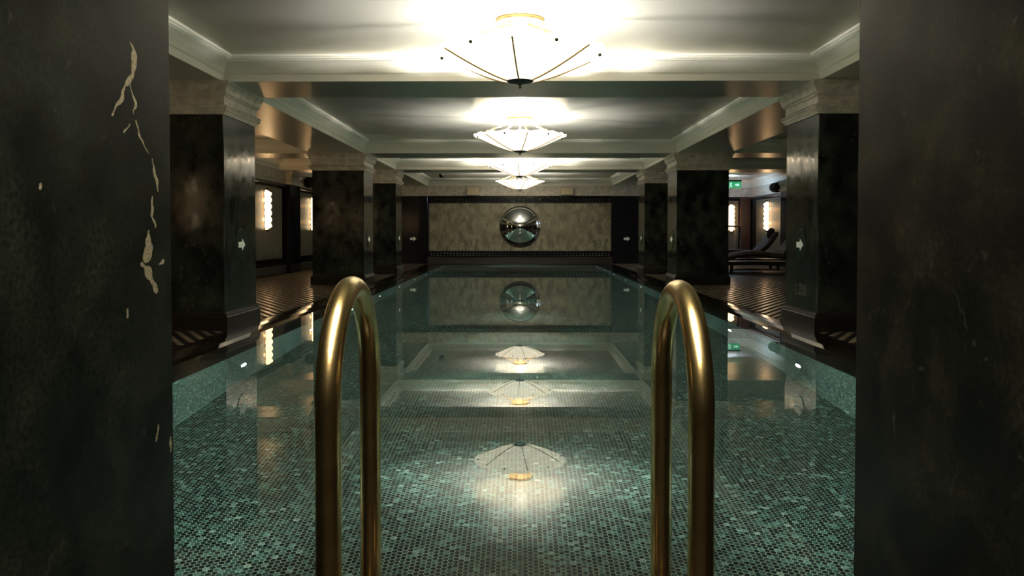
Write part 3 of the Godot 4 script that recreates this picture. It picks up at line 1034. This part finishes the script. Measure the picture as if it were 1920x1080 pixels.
func build_small_things() -> void:
	# luminous panel in the ceiling over the passage between the near pillars
	var dl := thing("ceiling_light_panel", "long luminous ceiling panel over the passage between the near pillars", "ceiling light", Vector3(0.0, CEIL, -0.5))
	part(dl, "frame", ring(-0.5, 0.5, -1.1, 1.1, [[0.0, 0.0], [0.0, -0.012], [0.02, -0.014], [0.03, -0.008], [0.03, 0.0]], true), M.steel)
	part(dl, "diffuser", box(Vector3(-0.498, -0.006, -1.098), Vector3(0.498, 0.0, 1.098)), M.panel_glow)
	var al := AreaLight3D.new()
	al.name = "panel_light"
	al.position = Vector3(0, -0.02, 0)
	al.rotation = Vector3(-PI / 2.0, 0, 0)
	al.area_size = Vector2(0.98, 2.18)
	al.light_color = Color(1.0, 0.95, 0.85)
	al.light_energy = 11.0
	al.area_range = 20.0
	al.shadow_enabled = true
	dl.add_child(al, true)
	# arrows on the end wall
	for s in [-1.0, 1.0]:
		var o := part(self, numbered("wall_arrow"), prism(arrow_shape(0.18, 0.13), 0.006), M.arrow_white, Vector3(s * 3.0, 0.70, BACK + 0.082))
		tag(o, "small pale direction arrow on the black end wall, " + ("plain side of the panel" if s < 0 else "lounger side of the panel"), "arrow sign", "end wall arrows")
		# speaker boxes on the frieze
		var b := thing("box_speaker", "beige box speaker on the end wall frieze, " + ("plain aisle side" if s < 0 else "lounger aisle side"), "speaker", Vector3(s * 1.31, 1.92, BACK + 0.03), "frieze speakers")
		part(b, "cabinet", box(Vector3(-0.17, 0, 0), Vector3(0.17, 0.21, 0.2), 0.006), M.beige_box)
		part(b, "grille", box(Vector3(-0.15, 0.02, 0.2), Vector3(0.15, 0.19, 0.206), 0.002), M.beige_box)
	# dome camera on the ceiling
	var c := thing("ceiling_camera", "small black dome camera on the ceiling near the end wall", "camera", Vector3(-2.05, CEIL, -21.6))
	part(c, "mount", lathe([[0.0, -0.03], [0.07, -0.03], [0.075, -0.02], [0.075, 0.0]], 24), M.dark_metal)
	part(c, "dome", lathe([[0.0, -0.10], [0.03, -0.095], [0.052, -0.075], [0.06, -0.05], [0.06, -0.03]], 24), M.black_lacquer)
	# round speakers on the side walls
	for q in [[Vector3(LEFT + 0.025, 2.05, -19.2), 1.0, "black wall speaker above the sconces, aisle without loungers"], [Vector3(RIGHT - 0.025, 2.05, -21.3), -1.0, "black wall speaker on the frieze above the loungers"]]:
		var o := thing("wall_speaker", q[2], "speaker", q[0], "round wall speakers")
		part(o, "bracket", box(Vector3(0, -0.03, -0.03), Vector3(q[1] * 0.08, 0.03, 0.03), 0.004), M.dark_metal)
		part(o, "cabinet", lathe([[0.0, -0.13], [0.09, -0.12], [0.12, -0.06], [0.13, 0.05], [0.13, 0.12], [0.11, 0.13], [0.0, 0.12]], 32), M.dark_cloth, Vector3(q[1] * 0.18, -0.02, 0), Vector3(PI / 2.0, 0, q[1] * 0.5))
	# exit sign under the aisle ceiling
	var e := thing("exit_sign", "green and white lit exit sign hanging under the lounger aisle ceiling", "exit sign", Vector3(5.72, CEIL, -22.2))
	for x in [-0.14, 0.14]:
		part(e, "rod", tube([Vector3(x, 0, 0), Vector3(x, -0.13, 0)], 0.004, 8), M.dark_metal)
	part(e, "housing", box(Vector3(-0.2, -0.16, -0.03), Vector3(0.2, -0.125, 0.03), 0.004), M.dark_metal)
	part(e, "panel", box(Vector3(-0.19, -0.34, -0.006), Vector3(0.19, -0.16, 0.006)), M.sign_face_green)
	var fig := PackedVector2Array([Vector2(-0.02, -0.07), Vector2(0.0, -0.02), Vector2(0.03, -0.06), Vector2(0.045, -0.05), Vector2(0.018, 0.0), Vector2(0.015, 0.03), Vector2(0.045, 0.015), Vector2(0.048, 0.028), Vector2(0.005, 0.055), Vector2(-0.035, 0.035), Vector2(-0.03, 0.01), Vector2(-0.015, 0.025), Vector2(-0.018, -0.01), Vector2(-0.045, -0.06)])
	part(e, "pictogram", prism(fig, 0.002), M.sign_face, Vector3(-0.09, -0.25, 0.006))
	part(e, "pictogram", lathe([[0.0, 0.002], [0.012, 0.002], [0.012, 0.0]], 16), M.sign_face, Vector3(-0.078, -0.182, 0.006), Vector3(PI / 2.0, 0, 0))
	part(e, "pictogram", prism(arrow_shape(0.12, 0.10), 0.002), M.sign_face, Vector3(0.09, -0.25, 0.006))
	omni(e, "added_cool_light", Vector3(0, -0.25, -0.25), Color(0.72, 0.85, 1.0), 1.1, 0.05)  # unseen cool light added behind the sign to brighten the aisle end wall
	# balustrade at the end of the aisle
	var r := thing("balustrade", "dark metal balustrade with thin bars at the end of the lounger aisle", "railing", Vector3(5.0, 0, -22.0))
	part(r, "top_rail", tube([Vector3(0, 1.04, 0), Vector3(0.86, 1.04, 0)], 0.02, 12), M.dark_metal)
	part(r, "bottom_rail", tube([Vector3(0, 0.1, 0), Vector3(0.86, 0.1, 0)], 0.012, 10), M.dark_metal)
	for i in 10:
		part(r, "bar", tube([Vector3(0.02 + 0.092 * i, 0.0 if i % 9 == 0 else 0.1, 0), Vector3(0.02 + 0.092 * i, 1.03, 0)], 0.008 if i % 9 else 0.016, 8), M.dark_metal)
	# loungers
	for i in 2:
		lounger(Vector3(5.35, 0, -18.3 - 1.75 * i), ["brown cushioned lounger with a black oval head cushion, beside the aisle column", "brown cushioned lounger beside the balustrade at the aisle end"][i])

func lounger(at: Vector3, label: String) -> void:
	# head end towards the wall (+X)
	var o := thing("lounger", label, "lounger", at, "cushioned loungers in the aisle")
	part(o, "frame", box(Vector3(-0.85, 0.16, -0.36), Vector3(0.95, 0.24, 0.36), 0.02), M.black_trim)
	for x in [-0.75, 0.8]:
		for z in [-0.3, 0.3]:
			part(o, "leg", box(Vector3(x - 0.03, 0.0, z - 0.03), Vector3(x + 0.03, 0.16, z + 0.03), 0.005), M.black_trim)
	var seat := []
	for k in 25:
		var t := k / 24.0
		var x := -0.95 + 1.35 * t
		seat.append([x, 0.36 + 0.07 * sin(PI * clampf(t * 1.1, 0.0, 1.0)) - 0.10 * pow(1.0 - t, 3.0)])
	part(o, "seat_cushion", slab_along(seat, 0.38, 0.12), M.cushion)
	var back := []
	for k in 17:
		var t := k / 16.0
		back.append([0.36 + 0.42 * t, 0.40 + 0.48 * t - 0.06 * sin(PI * t)])
	part(o, "back_cushion", slab_along(back, 0.38, 0.12), M.cushion)
	part(o, "head_cushion", lathe([[0.0, -0.13], [0.05, -0.115], [0.08, -0.06], [0.09, 0.0], [0.08, 0.06], [0.05, 0.115], [0.0, 0.13]], 24), M.dark_cloth, Vector3(0.68, 0.86, 0.1), Vector3(0, 0, -0.35))

func slab_along(path: Array, half: float, thick: float) -> ArrayMesh:
	# a padded slab whose centre line follows path = [[x, y], ...], rounded at its long edges
	var st := st_new()
	st.set_smooth_group(0)
	var n := path.size()
	var rings := []
	for i in n:
		var a := Vector2(path[maxi(i - 1, 0)][0], path[maxi(i - 1, 0)][1])
		var b := Vector2(path[mini(i + 1, n - 1)][0], path[mini(i + 1, n - 1)][1])
		var t := (b - a).normalized()
		var nn := Vector2(-t.y, t.x)
		var e: float = minf(1.0, 0.3 + 2.2 * minf(i, n - 1 - i) / 4.0)
		var rg := []
		for j in 20:
			var an := TAU * j / 20.0
			var u := signf(cos(an)) * pow(absf(cos(an)), 0.35)
			var v := signf(sin(an)) * pow(absf(sin(an)), 0.7)
			var o := nn * v * thick / 2.0 * e
			rg.append(Vector3(path[i][0] + o.x, path[i][1] + o.y, u * half))
		rings.append(rg)
	for i in n - 1:
		for j in 20:
			var k := (j + 1) % 20
			quad(st, rings[i][j], rings[i][k], rings[i + 1][k], rings[i + 1][j])
	for e in [0, n - 1]:
		for j in range(1, 19):
			st.add_vertex(rings[e][0]); st.add_vertex(rings[e][j]); st.add_vertex(rings[e][j + 1])
	return done(st)
